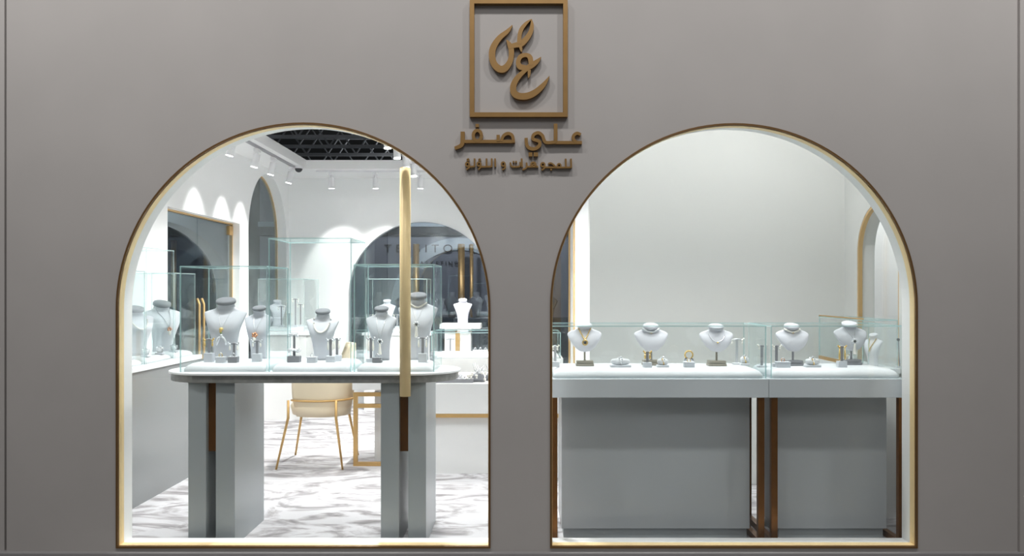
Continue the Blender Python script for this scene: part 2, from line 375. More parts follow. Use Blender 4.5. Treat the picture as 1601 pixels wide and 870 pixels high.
def sign_shop():
    r = thing('sign_shop', 'dark shop front with spaced serif lettering beyond the back window', 'shop', (0, 9.5, 0))
    obj('shop_front', box(-4.3, 5, 0, .2, 0, 3.3), 'darkwall', r)
    obj('fascia_band', box(-4.3, 5, -.06, 0, 2.28, 2.42), 'letter', r)
    obj('fascia_ledge', box(-4.3, 5, -.10, 0, 2.42, 2.50), 'paleshop', r)
    bm = bmesh.new()
    prism(bm, arch(-1.02, 1.12, .4, 1.12, 40), [arch(-1.02, .92, .41, 1.12, 40)], -.03, 0, 'xz'); obj('arch_band', bm, 'paleshop', r)
    def text(body, x0, x1, z, h):
        cu = bpy.data.curves.new('t', 'FONT'); cu.body = body; cu.extrude = .008; cu.space_character = 1.6
        to = bpy.data.objects.new('t', cu); C.objects.link(to); bpy.context.view_layer.update()
        me = bpy.data.meshes.new_from_object(to.evaluated_get(bpy.context.evaluated_depsgraph_get())); bpy.data.objects.remove(to)
        xs = [v.co.x for v in me.vertices]; ys = [v.co.y for v in me.vertices]
        sx = (x1 - x0) / (max(xs) - min(xs)); sy = h / (max(ys) - min(ys)); mx, my = min(xs), min(ys)
        for v in me.vertices:
            x, y, zz = v.co; v.co = (x0 + (x - mx) * sx, -.04 - zz, z + (y - my) * sy)
        me.materials.clear(); me.materials.append(M['letter'])
        bm = bmesh.new(); bm.from_mesh(me); bm.verts.index_update(); bm.verts.ensure_lookup_table(); seen = set()
        for v0 in bm.verts:
            if v0.index in seen: continue
            st = [v0]; isl = {v0.index}
            while st:
                v = st.pop()
                for e in v.link_edges:
                    u = e.other_vert(v)
                    if u.index not in isl: isl.add(u.index); st.append(u)
            seen |= isl; idx = {k: n_ for n_, k in enumerate(sorted(isl))}
            m2 = bpy.data.meshes.new('letter')
            m2.from_pydata([bm.verts[k].co for k in sorted(isl)], [], [[idx[q.index] for q in f.verts] for f in bm.faces if f.verts[0].index in isl])
            m2.materials.append(M['letter'])
            o = bpy.data.objects.new('letter', m2); C.objects.link(o); o.parent = r
        bm.free()
    text('TESSITORE', X(601, 13.66), X(741, 13.66), Z(395, 13.66), .13)
    text('MARKETING', X(648, 13.66), X(716, 13.66), Z(415, 13.66), .065)
    for px, rr in ((721, .055), (737, .03), (650, .05)):
        bm = bmesh.new(); cyl(bm, (X(px, 13.3), -.35, 0), (X(px, 13.3), -.35, 2.12), rr, n=12); obj('column', bm, 'gold', r, smooth=True)
    obj('counter', box(-3.2, 1.2, -1.0, -.5, 0, .95), 'navy', r)
    for k in range(9):
        x = -2.6 + k * .38; bm = bmesh.new(); lathe(bm, [(.05, 0), (.07, .12), (.13, .26), (.05, .33), (.05, .4)], (x, -.75, .95), 10, 1, .5); obj('display_form', bm, 'steel', r, smooth=True)
sign_shop()
struct(obj('ceiling_mall', box(-9, 7, 6.3, 15, 4.6, 4.7), 'ceilblack'), 'black mall roof above the ceiling opening', 'ceiling')
struct(obj('wall_mall', box(-9, 7, 14.6, 14.7, 0, 4.6), 'ceilblack'), 'black far wall of the mall', 'wall')
for i, y in enumerate((7.0, 8.1, 9.2, 10.4, 11.8)):
    r = thing('roof_truss', ('nearest', 'second', 'middle', 'fourth', 'farthest')[i] + ' grey steel truss seen through the ceiling opening', 'truss', (-1.8 + .17 * i, y, 3.42 + .06 * i), 0, 'roof trusses above the ceiling')
    for z in (0, .62): obj('chord', box(-3.2, 3.2, -.03, .03, z, z + .045), 'steel', r)
    for k in range(16):
        x = -3.2 + k * .4; bm = bmesh.new(); tube(bm, [(x, 0, .03 if k % 2 else .63), (x + .4, 0, .63 if k % 2 else .03)], .014, 6); obj('brace', bm, 'steel', r)
for i, x in enumerate((-3.3, -2.5, -1.7)):
    bm = bmesh.new(); cyl(bm, (0, 0, 0), (.9, 7, 0), .05 if i != 1 else .09, n=12)
    tag(obj('roof_pipe', bm, 'steel', None, (x, 6.6, 4.32), smooth=True), ('thin pipe at left under the black roof', 'wide duct under the black roof', 'thin pipe at right under the black roof')[i], 'pipe', 'pipes under the roof')

# ------------------------------------------------------------------ sign
def ribbon(bm, pts, sub=6, y0=-.03, y1=0.0, px=None):
    """pts: (x, z, width) in metres, smooth variable-width stroke extruded from y0 to y1"""
    P = crom(pts, sub) if sub > 1 else pts
    n = len(P); Lf, Rt = [], []
    for i in range(n):
        a, b = P[max(i - 1, 0)], P[min(i + 1, n - 1)]
        d = Vector((b[0] - a[0], b[1] - a[1])); d = d.normalized() if d.length > 1e-9 else Vector((1, 0))
        nx, nz = -d.y, d.x; h = max(P[i][2], .0015) / 2
        Lf.append((P[i][0] + nx * h, P[i][1] + nz * h)); Rt.append((P[i][0] - nx * h, P[i][1] - nz * h))
    V = [[bm.verts.new((u, y, v)) for u, v in L] for L in (Lf, Rt) for y in (y0, y1)]
    lf0, lf1, rt0, rt1 = V
    for i in range(n - 1):
        j = i + 1
        for f in ((lf0[i], lf0[j], rt0[j], rt0[i]), (lf1[j], lf1[i], rt1[i], rt1[j]), (lf0[i], lf1[i], lf1[j], lf0[j]), (rt0[j], rt1[j], rt1[i], rt0[i])):
            bm.faces.new(f)
    bm.faces.new((lf0[0], rt0[0], rt1[0], lf1[0])); bm.faces.new((lf0[-1], lf1[-1], rt1[-1], rt0[-1]))
def ppm(): return 310.0
def strokes(parent, base, spec, x0, y0, k, depth, wdef=None, name='letter'):
    """spec: list of parts, each a list of strokes traced in crop coordinates"""
    for part in spec:
        bm = bmesh.new()
        for src in part:
            smooth = 5; st = list(src)
            if st[0] == 'ring':
                _, cx, cy, rx, ry, wd = st
                st = [(cx + rx * math.cos(2 * PI * i / 14), cy + ry * math.sin(2 * PI * i / 14), wd) for i in range(15)]; smooth = 2
            elif st[0] == 'line': st = st[1:]; smooth = 1
            pts = []
            for p in st:
                wd = p[2] if len(p) > 2 else wdef
                wx = (x0 + p[0] / k - PX) / 310.0; wz = CAMZ - (y0 + p[1] / k - PY) / 310.0
                pts.append((wx - base[0], wz - base[2], wd / k / 310.0))
            ribbon(bm, pts, smooth, -depth - .0007 * part.index(src), 0)
        obj(name, bm, 'signgold', parent)
wx = lambda p: (p - PX) / 310.0
wz = lambda p: CAMZ - (p - PY) / 310.0
base = (wx(810), 0, wz(185))
r = thing('logo_sign', 'square bronze frame with flowing two-letter Arabic monogram', 'sign', base)
fx0, fx1, fz0, fz1 = wx(735) - base[0], wx(887) - base[0], 0, wz(2) - base[2]
bm = bmesh.new(); t = 7 / 310
prism(bm, [(fx0, fz0), (fx1, fz0), (fx1, fz1), (fx0, fz1)], [[(fx0 + t, fz0 + t), (fx1 - t, fz0 + t), (fx1 - t, fz1 - t), (fx0 + t, fz1 - t)]], -.035, 0, 'xz')
obj('sign_frame', bm, 'signgold', r)
sad = [[(268, 128, 4), (225, 182, 34), (150, 245, 48), (95, 330, 56), (85, 410, 58), (105, 480, 58), (150, 522, 62), (195, 520, 62), (235, 478, 52), (256, 420, 46), (258, 350, 48), (240, 300, 40), (214, 260, 4)],
       [(232, 325, 40), (300, 308, 46), (345, 298, 52), (395, 250, 48), (432, 190, 40), (445, 130, 32), (440, 74, 5)],
       [(440, 76, 5), (392, 112, 26), (350, 165, 36), (332, 225, 36), (330, 300, 42)], [(338, 315, 26), (346, 345, 24), (350, 370, 8)]]
ayn = [[(526, 416, 4), (490, 455, 36), (430, 498, 50), (385, 520, 30)], [(405, 508, 30), (380, 512, 46), (335, 502, 50), (320, 458, 40), (342, 412, 40), (390, 398, 36), (424, 415, 44), (434, 455, 44), (436, 490, 40)],
       [(410, 520, 26), (340, 575, 42), (290, 640, 52), (274, 700, 56), (290, 748, 60), (340, 770, 60), (410, 765, 60), (480, 730, 54), (550, 665, 40), (602, 588, 4)], [(420, 530, 28), (418, 575, 24), (412, 605, 6)]]
strokes(r, base, [sad, ayn], 755, 20, 5.8, .030, name='calligraphy_letter')
base = (wx(810), 0, wz(240))
r = thing('name_lettering', 'large bronze Arabic shop name in raised letters under the logo', 'sign', base)
L1 = [[[(172, 205, 58), (172, 330, 58), (152, 400, 56), (60, 442, 46)], ['line', (190, 345, 46), (915, 345, 46)], ['ring', 382, 262, 58, 74, 46], [(720, 345, 44), (755, 265, 44), (820, 232, 46), (880, 265, 46), (898, 362, 44)], ['line', (678, 252, 46), (678, 345, 46)]],
      [['line', (356, 118, 46), (404, 118, 46)]]]
L2 = [[['line', (955, 360, 44), (570, 360, 44)], [(938, 248, 40), (885, 228, 44), (836, 262, 44), (836, 315, 44), (875, 358, 44)],
       [(580, 92, 52), (580, 300, 52), (572, 345, 48), (540, 358, 44), (440, 358, 44), (410, 310, 46), (392, 262, 46), (335, 222, 46), (268, 250, 46), (256, 308, 46), (310, 330, 46), (352, 352, 46), (348, 405, 48), (290, 448, 48), (222, 446, 48), (172, 400, 46), (160, 295, 46)]],
      [['line', (196, 530, 56), (250, 530, 56)], ['line', (266, 530, 56), (330, 530, 56)]]]
strokes(r, base, L1, 705, 185, 9.155, .026)
strokes(r, base, L2, 805, 185, 9.155, .026)
base = (wx(810), 0, wz(268))
r = thing('tagline_lettering', 'small bronze Arabic tagline in raised letters below shop name', 'sign', base)
T1 = [[['ring', 200, 320, 48, 52, 44], [(246, 345, 44), (235, 410, 44), (170, 465, 40)], ['line', (235, 392, 46), (400, 378, 46)], ['line', (395, 158, 46), (395, 385, 46)]], [[(245, 165, 34), (190, 190, 40), (250, 225, 34)]],
      [['ring', 520, 312, 48, 52, 44], [(566, 345, 44), (555, 410, 44), (495, 465, 40)], ['line', (560, 392, 46), (880, 382, 46)], ['line', (727, 158, 46), (727, 385, 46)], ['line', (870, 158, 46), (870, 395, 46)]], [[(565, 165, 34), (515, 190, 40), (570, 225, 34)]],
      [['line', (962, 158, 46), (972, 390, 46)]],
      [['ring', 1190, 312, 48, 52, 44], [(1240, 330, 44), (1240, 420, 44), (1160, 470, 40)]],
      [[(1385, 265, 44), (1405, 350, 44), (1450, 388, 44), (1560, 388, 44), (1640, 375, 44), (1660, 330, 44), (1655, 258, 44)]], [['line', (1450, 250, 48), (1500, 250, 48)], ['line', (1520, 250, 48), (1570, 250, 48)]]]
T2 = [[['line', (178, 148, 44), (190, 375, 44)]],
      [[(305, 255, 44), (312, 360, 44), (280, 410, 44), (200, 445, 38)], ['line', (320, 365, 44), (615, 365, 44)], ['ring', 485, 305, 62, 55, 42], [(440, 350, 36), (500, 300, 36), (570, 355, 36)]],
      [['ring', 735, 312, 48, 50, 42], [(780, 335, 44), (775, 400, 44), (700, 455, 38)], ['line', (790, 382, 44), (1110, 385, 44)], [(878, 292, 42), (940, 272, 42), (1010, 312, 42), (1075, 380, 42)], ['ring', 1160, 335, 44, 46, 40], ['line', (1090, 390, 44), (1490, 385, 44)], ['line', (1333, 158, 46), (1338, 390, 46)], ['line', (1470, 158, 46), (1478, 390, 46)]],
      [['line', (930, 440, 44), (975, 440, 44)]]]
strokes(r, base, T1, 720, 240, 17.79, .020)
strokes(r, base, T2, 805, 240, 16.85, .020)

# ------------------------------------------------------------------ lamps
LAMPS = []
def track_lamp(x, y, label, group, power, target, ang=70, tilt=(0, 0)):
    r = thing('track_lamp', label, 'lamp', (x, y, ZC - .03), 0, group)
    a = Vector((0, 0, -.05)); d = Vector((tilt[0], tilt[1], -1)).normalized()
    bm = bmesh.new(); B(bm, -.018, .018, -.05, .05, -.03, 0); cyl(bm, (0, 0, -.03), tuple(a), .008, n=8); obj('stem', bm, 'lampwhite', r)
    bm = bmesh.new(); cyl(bm, a, a + d * .125, .032, n=18); obj('housing', bm, 'lampwhite', r)
    e = a + d * .1255
    bm = bmesh.new(); cyl(bm, e, e + d * .004, .030, n=18); obj('lens', bm, 'lens', r)
    p = Vector((x, y, ZC - .03)) + e + d * .03
    spot('track_lamp_light', p, target, power, ang, .5, .03, (1, .99, .97))
def track_rail(x0, x1, y0, y1, label):
    tag(obj('track_rail', box(x0, x1, y0, y1, ZC - .02, ZC), 'lampwhite' if x1 - x0 > 1 else 'track'), label, 'track rail', 'lighting track rails')
track_rail(-2.525, -2.495, 2.2, 5.0, 'lighting track along the left wall beside the ceiling opening')
track_rail(-2.35, -.4, 5.325, 5.355, 'lighting track along the back wall')
track_rail(-1.12, -1.09, 1.2, 5.0, 'lighting track right of the ceiling opening')
K = 92
for i, d in enumerate((7.25, 7.92, 8.44, 9.09)):
    track_lamp(-2.51, d - CAMD, ('nearest', 'second', 'third', 'farthest')[i] + ' white track lamp along the left wall', 'lamps on the left track', K * .24, (-2.85 , d - CAMD + .02, 1.7), 62, (-.25, 0))
for i, px in enumerate((518, 587, 657)):
    track_lamp(X(px, 9.54), 9.54 - CAMD, ('left', 'middle', 'right')[i] + ' white track lamp washing the back wall', 'lamps on the back track', K * .50, (X(px, 9.54), YB, 1.6), 56, (0, .12))
for i, d in enumerate((6.86, 7.39, 7.96, 8.54)):
    track_lamp(-1.105, d - CAMD, ('nearest', 'second', 'third', 'farthest')[i] + ' white track lamp right of the ceiling opening', 'lamps on the right track', K * 1.3, (-1.1, d - CAMD - .1, 0), 156, (.05, -.1))
def fill_downlight(x, y, label, power, target=None, ang=110):  # recessed ceiling lamps added out of view to brighten the displays and walls
    r = thing('fill_downlight', label, 'lamp', (x, y, ZC), 0, 'added ceiling fill lights')
    bm = bmesh.new(); lathe(bm, [(.05, -.001), (.062, -.012), (.07, -.004), (.07, 0), (.05, 0)], n=24); obj('trim_ring', bm, 'lampwhite', r)
    bm = bmesh.new(); cyl(bm, (0, 0, -.006), (0, 0, -.001), .047, n=20); obj('lens', bm, 'lens', r)
    spot('fill_spot', (x, y, ZC - .02), target or (x, y, 0), power, ang, .6, .05, (1, .99, .98))
for i, x in enumerate((-1.62, -1.15, -.70)):
    fill_downlight(x, .30, ('left', 'middle', 'right')[i] + ' added fill light over the oval display table', 64, (x, .56, .9), 80)
for i, x in enumerate((.45, 1.05, 1.75)):
    fill_downlight(x, .55, ('left', 'middle', 'right')[i] + ' added fill light over the right-hand counters', 44, (x, .62, .9), 90)
fill_downlight(.85, .75, 'left added fill light before the pale niche wall', 23, (.95, 1.7, 1.0), 150)
fill_downlight(1.75, .75, 'right added fill light before the pale niche wall', 29, (1.6, 1.7, 1.2), 150)
fill_downlight(-.55, 1.6, 'added fill light over the desk', K * .7, (-.5, 1.9, 0), 120)
fill_downlight(-.45, 3.6, 'added fill light over the small glass showcase', K * .25, (-.45, 3.8, 0), 120)
fill_downlight(-.2, 5.0, 'added fill light near the back glass door', K * .2, (-.3, 5.2, 0), 120)
fill_downlight(-2.62, 1.2, 'added fill light over the left wall counter', K * .6, (-2.62, 1.3, 0), 100)
fill_downlight(2.55, 1.98, 'added fill light beyond the narrow right arch', K * 1.3, (2.72, 2.02, 1.2), 120)
fill_downlight(1.6, 4.0, 'added fill light in the hidden back corner', K, (1.6, 4.0, 0), 120)
r = thing('security_camera', 'small dark dome camera on the ceiling near left track', 'camera', (X(467, 9.2), 9.2 - CAMD, ZC))
bm = bmesh.new(); cyl(bm, (0, 0, -.03), (0, 0, 0), .055, n=20); obj('mount', bm, 'lampwhite', r, smooth=False)
bm = bmesh.new(); sph(bm, (0, 0, -.03), .042, 14); obj('dome', bm, 'black', r, smooth=True)

# ------------------------------------------------------------------ glass cases
def pane(parent, x0, x1, y0, y1, z0, z1, g='caseglass', e='edge'):
    dims = (x1 - x0, y1 - y0, z1 - z0); ax = dims.index(min(dims))
    bm = box(x0, x1, y0, y1, z0, z1); bm.normal_update()
    for f in bm.faces: f.material_index = 0 if abs(f.normal[ax]) > .5 else 1
    return obj('glass_pane', bm, [g, e], parent)
def case(name, label, x0, x1, y0, y1, z0, z1, group=None, t=.006, pad=True, padh=.045, e='edge'):
    cx, cy = (x0 + x1) / 2, (y0 + y1) / 2
    r = thing(name, label, 'display case', (cx, cy, z0), 0, group)
    a, b, c, d, h = x0 - cx, x1 - cx, y0 - cy, y1 - cy, z1 - z0
    pane(r, a, b, c, c + t, 0, h - t, e=e); pane(r, a, b, d - t, d, 0, h - t, e=e)
    pane(r, a, a + t, c + t, d - t, 0, h - t, e=e); pane(r, b - t, b, c + t, d - t, 0, h - t, e=e)
    pane(r, a, b, c, d, h - t, h, e=e)
    if pad:
        bm = bmesh.new(); pillow(bm, a + t + .006, b - t - .006, c + t + .006, d - t - .006, 0, padh, .05); obj('display_pad', bm, 'pad', r, smooth=True)
    return r

# ------------------------------------------------------------------ oval table and its cases
TZ = .93
def racetrack(x0, x1, y0, y1, n=24):
    r = (y1 - y0) / 2; cy = (y0 + y1) / 2
    return [(x1 - r + r * math.sin(PI * i / n), cy - r * math.cos(PI * i / n)) for i in range(n + 1)] + [(x0 + r - r * math.sin(PI * i / n), cy + r * math.cos(PI * i / n)) for i in range(n + 1)]
tx, ty = -1.155, .50
r = thing('oval_table', 'long oval display table on grey panel legs behind left window', 'table', (tx, ty, 0))
R_ = lambda e: [(u - tx, v - ty) for u, v in racetrack(-1.967 + e, -.343 - e, .22 + e, .78 - e)]
bm = bmesh.new(); prism(bm, R_(.012), [], TZ - .052, TZ - .012, 'xy'); obj('table_edge', bm, 'stone', r, bevel=.006)
bm = bmesh.new(); prism(bm, R_(0), [], TZ - .012, TZ, 'xy'); obj('table_top', bm, 'whitetop', r, bevel=.003)
legs = [(-1.785, -1.689), (-1.637, -1.535), (-.753, -.654), (-.606, -.51)]
for a, b in legs: obj('leg_panel', box(a - tx, b - tx, .262 - ty, .77 - ty, 0, TZ - .052), 'greyleg', r, bevel=.002)
for a, b in ((legs[0][1], legs[1][0]), (legs[2][1], legs[3][0])):
    obj('brass_insert', box(a - tx, b - tx, .30 - ty, .34 - ty, Z(706, 4.5), TZ - .052), 'bronze', r)
# gold bar, tip and clamp, solid stand-ins for a reflection in the window glass
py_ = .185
r = thing('reflection_bar', 'solid gold bar imitating a reflection in the left window glass', 'reflection', (X(633.5, py_ + CAMD), py_, Z(620, py_ + CAMD)))
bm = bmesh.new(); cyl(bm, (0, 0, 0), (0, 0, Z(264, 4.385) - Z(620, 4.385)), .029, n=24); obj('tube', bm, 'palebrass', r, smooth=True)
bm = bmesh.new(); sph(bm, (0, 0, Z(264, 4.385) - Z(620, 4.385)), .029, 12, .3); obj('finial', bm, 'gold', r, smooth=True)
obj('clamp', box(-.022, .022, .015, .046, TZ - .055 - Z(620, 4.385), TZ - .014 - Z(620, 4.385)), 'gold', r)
cs = dict(y0=.30, y1=.72)
caseL = case('glass_case', 'left low glass jewellery case on the oval table', -1.846, -1.375, cs['y0'], cs['y1'], TZ, 1.505, 'glass cases on the oval table')
caseM = case('glass_case', 'tall middle glass jewellery case on the oval table', -1.366, -.919, cs['y0'], cs['y1'], TZ, 1.657, 'glass cases on the oval table')
caseR = case('glass_case', 'right low glass jewellery case on the oval table', -.906, -.47, cs['y0'], cs['y1'], TZ, 1.515, 'glass cases on the oval table')

# ------------------------------------------------------------------ busts
TORSO = [(0, .27, .07, .03), (.2, .275, .10, .01), (.38, .31, .15, -.03), (.5, .36, .175, -.045), (.6, .41, .165, -.03), (.70, .465, .125, .01), (.78, .50, .08, .055), (.81, .44, .075, .08), (.84, .30, .08, .088), (.87, .21, .1, .09), (.90, .2, .115, .08), (.93, .19, .10, .075)]
BIB = [(0, .05, .03, -.11), (.05, .18, .05, -.11), (.2, .32, .08, -.095), (.4, .43, .09, -.055), (.56, .49, .085, -.005), (.66, .50, .075, .04), (.74, .43, .075, .07), (.8, .29, .09, .085), (.84, .22, .11, .085), (.90, .2, .105, .075)]
NEXP = 2.3
class Form:
    def __init__(s, rows, W, H, z0=0):
        s.W, s.H, s.z0 = W, H, z0; s.rows = crom(rows, 3)
    def at(s, t):
        R = s.rows; t = max(0, min(1, t))
        for a, b in zip(R, R[1:]):
            if a[0] <= t <= b[0]:
                k = (t - a[0]) / max(b[0] - a[0], 1e-9); return [p + (q - p) * k for p, q in zip(a, b)]
        return R[-1]
    def front(s, t, x, off=.003):
        _, w_, d_, yc = s.at(t); u = min(abs(x) / (w_ * s.W), .999)
        return Vector((x, (yc - d_ * (1 - u ** NEXP) ** (1 / NEXP)) * s.W - off, s.z0 + t * s.H))
    def mesh(s, bm, n=32):
        rings = []
        for t, w_, d_, yc in s.rows:
            ring = []
            for k in range(n):
                a = 2 * PI * k / n; c_, s_ = math.cos(a), math.sin(a)
                ring.append(bm.verts.new((w_ * s.W * math.copysign(abs(c_) ** (2 / NEXP), c_), (yc + d_ * math.copysign(abs(s_) ** (2 / NEXP), s_)) * s.W, s.z0 + t * s.H)))
            rings.append(ring)
        for A_, D in zip(rings, rings[1:]):
            for k in range(n): bm.faces.new([A_[k], A_[(k + 1) % n], D[(k + 1) % n], D[k]])
        bm.faces.new(list(reversed(rings[0]))); bm.faces.new(rings[-1]); return bm
def cap(form, m, parent):
    W, H = form.W, form.H; bm = bmesh.new(); k = .225 * W
    lathe(bm, [(k * .8, -.02 * W), (k, 0), (k * 1.03, .05 * W), (k * .97, .075 * W), (k * .75, .085 * W)], (0, 0, 0), 28, 1, .72)
    bmesh.ops.rotate(bm, cent=(0, 0, 0), matrix=Matrix.Rotation(math.radians(24), 3, 'X'), verts=bm.verts)
    bmesh.ops.translate(bm, vec=(0, .07 * W, form.z0 + H - .075 * W), verts=bm.verts)
    obj('neck_cap', bm, m, parent, smooth=True)
def bust(label, loc, W, H, rz=0, m='velvet', capm='velvetdark', group=None):
    f = Form(TORSO, W, H); r = thing('necklace_bust', label, 'jewellery bust', loc, rz, group)
    obj('torso', f.mesh(bmesh.new()), m, r, smooth=True); cap(f, capm, r); r.rotation_euler.z = rz
    return r, f
def bib(label, loc, W, H, rz=0, m='velvetwhite', capm='velvet', basem='taupe', group=None, stem=.05):
    r = thing('bib_bust', label, 'jewellery bust', loc, rz, group)
    z0 = .03 + stem; f = Form(BIB, W, H, z0)
    obj('bib', f.mesh(bmesh.new()), m, r, smooth=True); cap(f, capm, r)
    bm = bmesh.new(); cyl(bm, (0, -.005, .028), (0, -.005, z0 + .4 * H), .006, n=10); obj('stem', bm, basem, r)
    bm = bmesh.new(); B(bm, -.05, .05, -.04, .035, 0, .014); B(bm, -.047, .047, -.037, .032, .016, .03); obj('base', bm, basem, r, bevel=.002)
    return r, f
def necklace(b, label, tip, shape='V', m='silver', rad=.0016, pend=None, top=.87, span=.19, beads=False, group=None):
    r, f = b; pts = []
    N = 40
    for i in range(N + 1):
        s = -1 + 2 * i / N; a = abs(s)
        if shape == 'V': t = tip + (top - tip) * a; x = span * f.W * s
        elif shape == 'U': t = tip + (top - tip) * (1 - math.sqrt(max(0, 1 - a * a))) if a < 1 else top; x = span * 1.15 * f.W * s
        else: t = tip + (top - tip) * a ** 1.6; x = span * f.W * (s if a < .6 else s)
        pts.append(f.front(t, x, rad + .001))
    o = thing('necklace', label, 'necklace', r.location, r.rotation_euler.z, group)
    bm = bmesh.new()
    if beads:
        for p in pts: sph(bm, p, rad, 6)
    else: tube(bm, pts, rad, 6)
    obj('chain', bm, m, o, smooth=True)
    if pend:
        p = f.front(tip, 0, .004); PEND[pend](o, p, f)
    return o
def p_ring(o, p, f):
    bm = bmesh.new(); tube(bm, [(p.x + .013 * math.cos(a), p.y - .003, p.z - .012 + .013 * math.sin(a)) for a in [2 * PI * k / 20 for k in range(20)]], .004, 8, True); obj('pendant', bm, 'jewelgold', o, smooth=True)
    bm = bmesh.new(); sph(bm, (p.x, p.y - .003, p.z - .012), .007, 10); obj('stone', bm, 'darkstone', o, smooth=True)
def p_tassel(o, p, f, m='silver', k=1.0):
    bm = bmesh.new()
    for a in range(6):
        t = 2 * PI * a / 6; sph(bm, (p.x + .011 * k * math.cos(t), p.y - .006, p.z - .012 * k + .011 * k * math.sin(t)), .007 * k, 7)
    obj('rosette', bm, m, o, smooth=True)
    bm = bmesh.new(); sph(bm, (p.x, p.y - .011, p.z - .012 * k), .007 * k, 8); obj('stone', bm, 'darkstone', o, smooth=True)
    bm = bmesh.new(); lathe(bm, [(.003 * k, 0), (.006 * k, -.008 * k), (.006 * k, -.02 * k), (.011 * k, -.06 * k), (.009 * k, -.063 * k)][::-1], (p.x, p.y - .008, p.z - .022 * k), 10); obj('tassel', bm, 'pearl', o, smooth=True)
def p_bow(o, p, f):
    bm = bmesh.new()
    for s in (-1, 1):
        tube(bm, [(p.x, p.y - .005, p.z - .04), (p.x + s * .014, p.y - .007, p.z - .052), (p.x + s * .024, p.y - .005, p.z - .075), (p.x + s * .026, p.y - .003, p.z - .09)], [.006, .009, .008, .004], 8)
    sph(bm, (p.x, p.y - .006, p.z - .036), .010, 8); obj('bow', bm, 'silver', o, smooth=True)
    bm = bmesh.new(); sph(bm, (p.x, p.y - .005, p.z), .012, 9, .8); sph(bm, (p.x - .003, p.y - .006, p.z - .014), .008, 8); obj('flower', bm, 'jewelgold', o, smooth=True)
    bm = bmesh.new(); sph(bm, (p.x, p.y - .008, p.z - .021), .006, 8); obj('stone', bm, 'green', o, smooth=True)
def p_rose(o, p, f):
    bm = bmesh.new()
    for a in range(5): sph(bm, (p.x + .012 * math.cos(a * 1.257), p.y - .005, p.z - .01 + .01 * math.sin(a * 1.257)), .008, 7)
    obj('flower', bm, 'rosegold', o, smooth=True)
    bm = bmesh.new(); sph(bm, (p.x, p.y - .006, p.z - .036), .009, 8, 2.2); obj('drop', bm, 'pearl', o, smooth=True)
def p_dot(o, p, f):
    bm = bmesh.new(); sph(bm, (p.x, p.y - .003, p.z - .003), .006, 8, .8); obj('pendant', bm, 'jewelgold', o, smooth=True)
PEND = dict(ring=p_ring, tassel=p_tassel, bow=p_bow, rose=p_rose, dot=p_dot)

# ------------------------------------------------------------------ small jewellery displays
def ring_block(label, loc, m='box', ring='jewelgold', w_=.046, h=.032, rz=0, dome=False):
    r = thing('ring_block', label, 'ring stand', loc, rz)
    bm = bmesh.new(); B(bm, -w_ / 2, w_ / 2, -.02, .02, 0, h * .82); obj('block', bm, m, r, bevel=.002)
    bm = bmesh.new(); B(bm, -w_ / 2 - .002, w_ / 2 + .002, -.022, .022, h * .82, h); obj('slotted_top', bm, m, r, bevel=.002)
    o = thing('ring', 'ring set in the ' + label, 'ring', (loc[0], loc[1], loc[2] + h), rz)
    bm = bmesh.new(); tube(bm, [(.0095 * math.cos(a), 0, .0075 + .0095 * math.sin(a)) for a in [2 * PI * k / 18 for k in range(18)]], .0022, 6, True); obj('band', bm, ring, o, smooth=True)
    bm = bmesh.new(); sph(bm, (0, 0, .0185), .005, 8); obj('stone', bm, 'silver', o, smooth=True)
def earring_stand(label, loc, m='box', em='silver', h=.11, w_=.05, base=.03, rz=0, drop=.03, postm='boxdark', single=False):
    r = thing('earring_stand', label, 'earring stand', loc, rz)
    obj('base', box(-.024, .024, -.019, .019, 0, base), m, r, bevel=.002)
    bm = bmesh.new(); B(bm, -.007, .007, -.003, .003, base, h); obj('post', bm, postm, r)
    bm = bmesh.new(); tube(bm, [(-w_ / 2, 0, h - .004), (0, 0, h + .002), (w_ / 2, 0, h - .004)], .0045, 8); obj('crossbar', bm, postm, r, smooth=True)
    for s in ((-1, 1) if not single else (1,)):
        o = thing('earring', ('left' if s < 0 else 'right') + ' earring on the ' + label, 'earring', (loc[0], loc[1], loc[2]), rz)
        x = s * w_ / 2 * .85
        bm = bmesh.new(); sph(bm, (x, -.0085, h - .004), .0065, 8); sph(bm, (x + s * .007, -.0085, h + .004), .0055, 7); obj('stud', bm, em, o, smooth=True)
        bm = bmesh.new(); lathe(bm, [(.0025, 0), (.005, .004), (.006, drop * .4), (.002, drop)], (x, -.0085, h - .008 - drop), 8); obj('drop', bm, 'pearl' if em == 'silver' else em, o, smooth=True)
